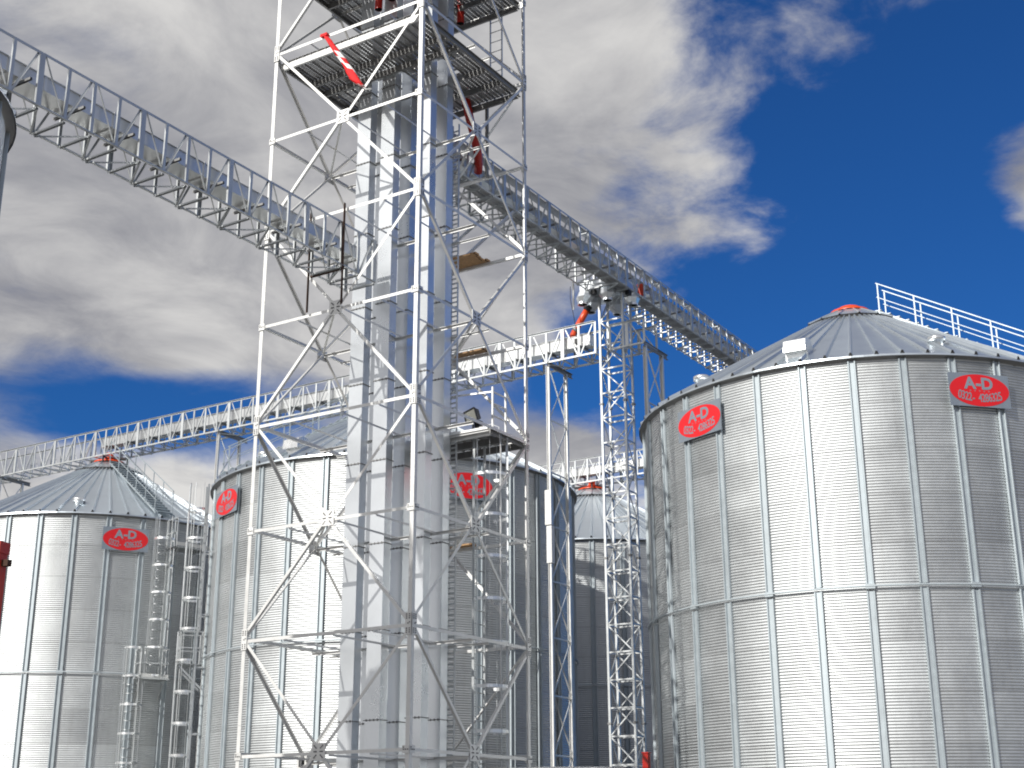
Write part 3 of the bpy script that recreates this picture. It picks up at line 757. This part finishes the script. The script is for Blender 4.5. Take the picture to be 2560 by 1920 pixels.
# decks of perforated planks
TRU = [(2.87, 3.27), (2.13, 2.53), (1.04, 1.43)]
def deck(z, u0, u1, v0, v1, trunks=True, pw=0.235):
    v = v0
    while v < v1-.1:
        w_ = min(pw, v1-v)-.008
        hit = trunks and any(v+w_ > a-.04 and v < b+.04 for a, b in TRU)
        segs = [(u0, 1.72), (2.84, u1)] if hit else [(u0, (u0+u1)/2-.004), ((u0+u1)/2+.004, u1)]
        for a, b in segs: beam('deck_plank', tw, (a, v+w_/2, z), (b, v+w_/2, z), 'C', (w_, 0.045, 0.004), 'deck', (0, -1, 0))
        v += pw
    for u in ((u0+.03, 1.15, 1.68, 2.90, 3.6, u1-.03) if trunks else (u0+.03, (u0+u1)/2, u1-.03)):
        beam('deck_girder', tw, (u, v0, z-.12), (u, v1, z-.12), 'C', (0.16, 0.06, 0.007), 'steel' if u < u0+.1 else 'girder', (0, 0, 1))  # lit outer girder coloured lighter, shaded ones under the deck darker
    for vv in (v0-.02, v1+.02):
        beam('deck_girder', tw, (u0, vv, z-.11), (u1, vv, z-.11), 'C', (0.16, 0.06, 0.007), 'girder', (0, 0, 1))
deck(19.96, 0.10, 4.40, 0.16, 4.34)
deck(22.56, 0.10, 4.40, 0.16, 4.34)
deck(29.5, 0.10, 4.40, 0.16, 4.34)
deck(10.62, 2.97, 4.40, 0.10, 2.22, False)
beam('edge_angle', tw, (2.93, 0.12, 10.55), (2.93, 1.18, 10.55), 'box', (0.12, 0.012), 'white', (0, 0, 1))
# guard rail on the small deck
for u in (3.42, 3.98): beam('rail_post', tw, (u, 0.3, 10.65), (u, 0.3, 11.72), 'box', (0.04, 0.04), 'steel')
for h in (11.02, 11.32, 11.6): beam('guard_rail', tw, (3.44, .3, h), (3.96, .3, h), 'box', (0.03, 0.03), 'steel')
beam('guard_rail', tw, (3.0, 1.7, 11.55), (3.42, .32, 11.6), 'box', (0.035, 0.035), 'steel')
# plain ladder above the top deck
for v in (1.05, 0.69): beam('ladder_rail', tw, (4.46, v, 20.0), (4.46, v, 23.6), 'box', (0.05, 0.02), 'steel', (1, 0, 0))
for k in range(12): beam('ladder_rung', tw, (4.46, 1.04, 20.2+.3*k), (4.46, .70, 20.2+.3*k), 'tube', (0.013, 6), 'steel')
beam('stub_post', tw, (4.45, 1.15, 17.8), (4.45, 1.15, 19.8), 'box', (0.07, 0.07), 'girder')
cage_ladder((3.5, 0.72, 1.0), 9.55, (0, -1, 0), 'caged ladder under the small deck at the right of the tower', R=0.43, hoop=0.95)

# vertical cable tray
t = thing('cable_ladder', (2.95, 1.1, 0), 'perforated vertical cable tray beside the rightmost elevator casing', 'cable tray')
for v in (1.19, 1.01): beam('side_rail', t, (2.98, v, 0.02), (2.98, v, 18.6), 'box', (0.055, 0.012), 'truss', (1, 0, 0))
for k in range(152): beam('rung', t, (2.98, 1.18, 0.3+.12*k), (2.98, 1.02, 0.3+.12*k), 'box', (0.035, 0.02), 'truss', (0, 0, 1))

# ------------------------------------------------------------------ bucket elevators
FL = {}
def elevator(v0, v1, label):
    t = thing('bucket_elevator', (2.27, (v0+v1)/2, 0), label, 'elevator', 'bucket elevators inside the tower')
    zs = [0.4] + [7.97 + 1.92*k for k in range(-3, 11)] + [27.6]
    for a, b in ((1.80, 2.05), (2.50, 2.75)):
        for z0, z1 in zip(zs[:-1], zs[1:]):
            cs_ = box('casing', t, (a, v0, z0+.003), (b, v1, z1-.003), 'trunk')
            o = random.choice((1, 1, 1))
            box('joint_flange', cs_, (a-.022, v0-.022, z1-.008), (b+.022, v1+.022, z1+.008), 'girder')
            for k in range(4):
                y = v0 + (v1-v0)*(k+.5)/4
                box('bolt', cs_, (a-.020, y-.009, z1-.022), (a-.006, y+.009, z1+.022), 'bolt')
    box('boot', t, (1.55, v0-.04, 0.05), (3.0, v1+.04, 0.398), 'trunk')
    pts = [(2.275 + .62*math.cos(a), 28.1 + .62*math.sin(a)) for a in [math.pi*i/10 for i in range(11)]]
    pr = [(1.655, 27.605)] + pts[::-1] + [(2.895, 27.605)]
    n = len(pr); v = [(x, v0-.03, z) for x, z in pr] + [(x, v1+.03, z) for x, z in pr]
    f = [(i, (i+1) % n, n+(i+1) % n, n+i) for i in range(n)] + [tuple(range(n))[::-1], tuple(range(n, 2*n))]
    put('head', mesh('elevator_head', v, f, 'trunk'), t, I4)
elevator(*TRU[0], 'twin elevator casing farthest left inside the tower')
elevator(*TRU[1], 'twin elevator casing in the middle of the three inside the tower')
elevator(*TRU[2], 'twin elevator casing farthest right, behind the near tower leg')

# rusty hangers at the end of the left gallery
t = thing('rusty_hanger', (-.08, 2.5, 12.95), 'rusty steel hanger frame at the tower end of the left gallery', 'frame')
for v in (2.00, 2.99): beam('post', t, (-.09, v, 13.0), (-.09, v, 15.45), 'L', (0.06, 0.008), 'rust', (0, 1, 0))
beam('cross_bar', t, (-.075, 2.0, 13.86), (-.075, 2.99, 13.86), 'L', (0.06, 0.008), 'rust', (0, 0, 1))

# knee braces of the right gallery at the tower
t = thing('knee_brace', (4.5, 2.05, 15.4), 'angled steel braces under the start of the right gallery', 'brace')
beam('strut', t, (4.5, 2.06, 15.6), (7.2, 2.06, 18.14), 'L', (0.07, 0.008), 'steel'); beam('strut', t, (4.5, 3.2, 15.6), (7.2, 3.2, 18.14), 'L', (0.07, 0.008), 'steel')
beam('tie', t, (12.4, 3.15, 17.2), (12.4, 3.15, 18.15), 'L', (0.05, 0.006), 'steel')

# ------------------------------------------------------------------ spouts
def spout(pts, r, label, mat='orange', collars=(), dark_end=True):
    t = thing('grain_spout', pts[-1], label, 'pipe', 'red and orange grain spouts')
    put('pipe', tube_path('spout_pipe', pts, r, 18, mat, not dark_end), t, I4)
    if dark_end:  # black sleeve and plug painted in as the shade inside the open pipe
        a = Vector(pts[-2]); b = Vector(pts[-1]); d = (b-a).normalized()
        put('bore_shade', tube_path('spout_bore_shade', [tuple(b-d*.35), tuple(b-d*.002)], [r*.90, r*.90], 18, 'dark', False), t, I4)
        put('bore_shade_end', tube_path('spout_bore_shade_end', [tuple(b-d*.36), tuple(b-d*.30)], r*.97, 18, 'dark', True), t, I4)
    for (p, q, rr, mt) in collars: put('clamp_collar', tube_path('clamp_collar', [p, q], rr, 18, mt, True), t, I4)
    return t
spout([(3.62, 1.45, 23.9), (3.66, 1.46, 23.0), (3.71, 1.5, 22.05)], 0.095, 'vertical dark red spout hanging right of the near tower leg', 'redpipe')
spout([(1.5, 2.46, 23.6), (1.5, 2.48, 22.6), (1.5, 2.49, 21.6)], 0.095, 'short red spout end hanging over the top deck at the left', 'redpipe')
spout([(1.5, 2.02, 23.8), (1.5, 2.05, 22.8), (1.5, 2.08, 21.75)], 0.10, 'red spout end beside the other one above the top deck, mostly cut off', 'redpipe')
spout([(3.86, 1.49, 20.2), (4.4, 1.65, 19.58), (4.7, 1.71, 19.26), (5.05, 1.84, 18.98), (5.3, 1.97, 18.78), (5.5, 2.12, 18.66)], 0.115, 'slanting red spout from the top deck down to the right gallery', 'redpipe', dark_end=False)
P0 = Vector((14.25, 3.66, 17.98)); P1 = Vector((14.25, 4.16, 17.28)); dd = (P1-P0).normalized()
spout([tuple(P0), tuple(P0.lerp(P1, .5)), tuple(P1), (14.25, 4.24, 17.15), (14.25, 4.26, 16.98)], 0.105, 'bright orange spout from the distributor down to the long gallery', 'orange',
      [(tuple(P0 - dd*.06), tuple(P0 + dd*.10), 0.135, 'black'), (tuple(P1 - dd*.10), tuple(P1 + dd*.01), 0.118, 'girder')], False)
# small red chute at the start of the right gallery
t = thing('red_chute', (4.1, 2.6, 18.5), 'dark red chute tucked behind the casings at the gallery start', 'chute')
put('chute', mesh('chute', [(3.9, 2.35, 18.3), (4.2, 2.35, 18.3), (4.2, 2.75, 18.3), (3.9, 2.75, 18.3), (3.98, 2.4, 19.6), (4.12, 2.4, 19.6), (4.12, 2.7, 19.6), (3.98, 2.7, 19.6)],
    [(0, 1, 2, 3), (4, 7, 6, 5), (0, 4, 5, 1), (1, 5, 6, 2), (2, 6, 7, 3), (3, 7, 4, 0)], 'redpipe'), t, I4)

# distributor box under the right gallery
t = thing('distributor', (14.3, 2.9, 17.7), 'grey grain distributor with round outlets under the right gallery', 'distributor')
def hopper(x, y, z, ang, s=0.27, h=0.42):
    v = []
    d = Vector((math.cos(ang), math.sin(ang), 0))
    for zz, k, o in ((0.0, 1.0, 0), (-0.22, 1.08, .06), (-h, 0.52, .14)):
        for i in range(8):
            a = 2*math.pi*i/8 + .39; v.append((x + d.x*o + s*k*math.cos(a), y + d.y*o + s*k*math.sin(a), z+zz))
    f = [(k*8+i, k*8+8+i, k*8+8+(i+1) % 8, k*8+(i+1) % 8) for k in range(2) for i in range(8)] + [tuple(range(8))]
    h_ = put('outlet_hopper', mesh('outlet_hopper', v, f, 'trunk'), t, I4)
    put('outlet_opening', lathe('outlet_opening', [(0.135, 0), (0.135, 0.02), (0.02, 0.03)], 20, 'dark'), h_, T(x + d.x*.14, y + d.y*.14, z-h-.004))  # black disc painted in for the shade inside the outlet
    put('outlet_collar', lathe('outlet_collar', [(0.165, 0.03), (0.165, -0.03), (0.140, -0.03), (0.140, 0.02)], 20, 'trunk', False), h_, T(x + d.x*.14, y + d.y*.14, z-h))
for x, y, a in ((13.75, 3.42, 2.2), (14.35, 3.52, 1.2), (13.9, 2.75, 3.6), (14.6, 2.35, 4.6), (14.9, 3.0, 0.0)): hopper(x, y, 18.30, a)
box('body', t, (13.6, 2.25, 18.305), (15.0, 3.6, 18.62), 'trunk')
for x, y in ((13.62, 3.1), (14.25, 2.2)):
    box('gate_actuator', t, (x-.09, y-.07, 18.10), (x+.09, y+.07, 18.24), 'black'); beam('actuator_rod', t, (x, y, 18.17), (x+.3, y+.28, 18.17), 'tube', (0.022, 8), 'band')
box('motor', t, (15.05, 2.1, 18.35), (15.25, 2.3, 18.75), 'redbox')

# ------------------------------------------------------------------ small things on the tower
t = thing('floodlight', (3.11, 0.62, 10.68), 'black floodlight tilted on the small deck of the tower', 'floodlight')
v = [(-.19, -.10, -.15), (.19, -.10, -.15), (.19, -.10, .15), (-.19, -.10, .15), (-.13, .08, -.11), (.13, .08, -.11), (.13, .08, .11), (-.13, .08, .11), (-.07, .14, -.07), (.07, .14, -.07), (.07, .14, .07), (-.07, .14, .07)]
f = [(0, 4, 5, 1), (1, 5, 6, 2), (2, 6, 7, 3), (3, 7, 4, 0), (4, 8, 9, 5), (5, 9, 10, 6), (6, 10, 11, 7), (7, 11, 8, 4), (8, 11, 10, 9)]
fm_ = T(3.11, 0.62, 10.98) @ RZ(R_(-104)) @ Matrix.Rotation(R_(14), 4, 'X') @ Matrix.Rotation(R_(-8), 4, 'Y')
put('housing', mesh('housing', v, f, 'black'), t, fm_)
put('glass', mesh('glass', [(-.17, -.099, -.13), (.17, -.099, -.13), (.17, -.099, .13), (-.17, -.099, .13)], [(0, 1, 2, 3)], 'glass'), t, fm_)
for i, (a, b) in enumerate((((-.19, -.15), (.19, -.15)), ((.19, -.15), (.19, .15)), ((.19, .15), (-.19, .15)), ((-.19, .15), (-.19, -.15)))):
    put('bezel', pmesh('box', (0.024, 0.024), 'black'), t, fm_ @ frame((a[0], -.105, a[1]), (b[0], -.105, b[1]), (0, 1, 0)))
box('gear_box', t, (3.16, 0.50, 10.72), (3.30, 0.64, 10.88), 'black'); beam('stand', t, (3.11, .64, 10.67), (3.11, .64, 10.86), 'box', (0.05, 0.02), 'black')
t = thing('power_cable', (3.3, 0.1, 10.6), 'thin pale cable dangling from the small deck', 'cable')
put('cable', tube_path('cable', [(3.15, .5, 10.70), (3.2, .2, 10.74), (3.26, 0.03, 10.66), (3.28, 0.0, 10.2), (3.30, 0.02, 9.0), (3.27, 0.0, 7.6), (3.30, .02, 6.2), (3.29, 0, 4.0)], 0.008, 6, 'white'), t, I4)
t = thing('power_cable', (14.0, 3.6, 17.0), 'thin black cable hanging beside the orange spout', 'cable')
put('cable', tube_path('cable', [(13.7, 4.0, 18.6), (13.72, 4.02, 18.2), (13.78, 3.96, 17.7), (13.84, 3.9, 17.2), (13.95, 3.95, 16.95)], 0.011, 6, 'black'), t, I4)
box('switch_box', t, (13.93, 3.88, 16.72), (14.01, 4.02, 16.88), 'black')
def planks(z, u0, u1, v0, v1, n, label):
    w_ = (u1-u0)/n
    for i in range(n):
        a = random.uniform(-.06, .06); zz = z + random.uniform(0, .012); t = thing('scaffold_board', (u0+(i+.5)*w_, (v0+v1)/2, zz), label if isinstance(label, str) else label[i], 'board', 'loose wooden scaffold boards')
        box('plank', t, (u0+i*w_+.006, v0+a, zz), (u0+(i+1)*w_-.006, v1+a, zz+.04), 'wood')
        for e in (v0+a+.03, v1+a-.07): box('end_band', t, (u0+i*w_+.004, e, zz-.002), (u0+(i+1)*w_-.004, e+.03, zz+.042), 'rust')
planks(15.46, 3.85, 4.55, 1.15, 2.55, 4, ['frontmost of the four wooden boards laid high on the right of the tower', 'second from the front of the four wooden boards high on the tower', 'third from the front of the four wooden boards high on the tower', 'rearmost of the four wooden boards laid high on the right of the tower'])
planks(13.06, 4.27, 4.52, 1.15, 2.4, 1, 'single wooden board on the tower at the height of the long gallery')
planks(8.26, 4.27, 4.52, 1.4, 2.6, 1, 'lowest wooden board on the tower, just below the red sign')
# rolled red and white flag
t = thing('flag', (-.05, 2.3, 18.3), 'twisted red and white flag tied to the tower under the top deck', 'flag')
cl = [(2.86, 20.14), (2.74, 19.98), (2.61, 19.77), (2.48, 19.57), (2.35, 19.37), (2.21, 19.16), (2.07, 18.96), (1.95, 18.75), (1.84, 18.56), (1.72, 18.42), (1.66, 18.36)]
v = []; f = []; fmx = []; n = 12
for k, (y, z) in enumerate(cl):
    wd = 1.45*(0.05, .075, .075, .085, .10, .095, .11, .115, .12, .105, .03)[k]
    for i in range(n):
        a = 2*math.pi*i/n; rr = wd*(1+.22*math.sin(3*a + k*0.9)); tw_ = k*.25
        px = math.cos(a+tw_)*rr*.55; py = math.sin(a+tw_)*rr
        v.append((-.06 + px - .03*math.sin(k), y + py*.9, z + py*.45))
for k in range(len(cl)-1):
    for i in range(n):
        f.append((k*n+i, k*n+(i+1) % n, k*n+n+(i+1) % n, k*n+n+i))
        wht = (k in (3,) and i in (4, 5, 6, 7)) or (k == 5 and i in (3, 4, 5)) or (k == 6 and i in (5, 6, 7)) or (k == 4 and i in (2, 3)) or (k == 9 and i % 2)
        fmx.append(1 if wht else 0)
fl = mesh('flag_cloth', v, f, ['cloth', 'clothw'], True, fmx)
put('cloth', fl, t, I4)
put('knot', mesh('knot', [(x*.05-.07, 2.87+y*.10, 20.15+z*.045) for x in (-1, 1) for y in (-1, 1) for z in (-1, .6)], [(0, 1, 3, 2), (4, 6, 7, 5), (0, 4, 5, 1), (2, 3, 7, 6), (0, 2, 6, 4), (1, 5, 7, 3)], 'cloth'), t, I4)
put('cord', tube_path('cord', [(-.05, 1.66, 18.36), (-.05, 1.55, 18.27), (-.03, 1.4, 18.24)], .01, 6, 'clothw'), t, I4)

# ------------------------------------------------------------------ foreground bits
t = thing('red_steel_column', (-14.2, -5.2, 0), 'dull red steel column at the left border with a shackle', 'column')
def rbox(name, lo, hi, mat):
    mt_ = T(-13.98, -5.47, 0) @ RZ(R_(-75)) @ T(*lo) @ Matrix.Diagonal((hi[0]-lo[0], hi[1]-lo[1], hi[2]-lo[2], 1))
    o = put(name, _bx[mat], t, mt_); return o
for k_ in ('redbox', 'rust'): bpy.data.objects.remove(box('tmp', None, (0, 0, 0), (1, 1, 1), k_))
rbox('column', (-0.80, 0, 0.02), (0, 0.13, 4.28), 'redbox'); rbox('head_plate', (-0.81, -0.012, 4.28), (0.012, 0.142, 4.39), 'redbox')
rbox('seam_plate', (-0.80, -0.010, 4.10), (-0.02, -0.001, 4.14), 'rust'); rbox('shackle', (0.0, 0.05, 4.16), (0.07, 0.11, 4.22), 'rust')
rbox('door_slot', (-0.62, -0.006, 3.2), (-0.58, -0.001, 3.95), 'rust')
t = thing('lean_to_shed', (8.2, 2.0, 0), 'low shed with a corrugated roof at the bottom centre, behind the tower', 'shed')
box('wall', t, (7.9, 1.0, 0.01), (10.4, 3.0, 3.2), 'rust')
for k in range(16):
    y = 0.95 + k*.14; put('roof_sheet', pmesh('tube', (0.05, 8), 'steel'), t, frame((7.6, y, 3.26 + .004*k), (10.7, y, 3.42 + .004*k), (0, 0, 1)))
t = thing('orange_post', (11.0, .46, 0), 'slim orange post low beside the nearest silo', 'post')
box('post', t, (10.92, .38, 0.01), (11.06, .54, 3.80), 'redpipe'); box('post_cap', t, (10.90, .36, 3.80), (11.08, .56, 3.83), 'redpipe')
t = thing('junction_box', (2.2, 4.5, 3.2), 'small grey box with a dark opening at the bottom of the tower', 'box')
box('case', t, (2.15, 4.40, 3.18), (2.4, 4.68, 3.52), 'steel'); box('opening', t, (2.142, 4.46, 3.24), (2.149, 4.62, 3.44), 'dark')  # opening is a black plate painted in for the shade inside
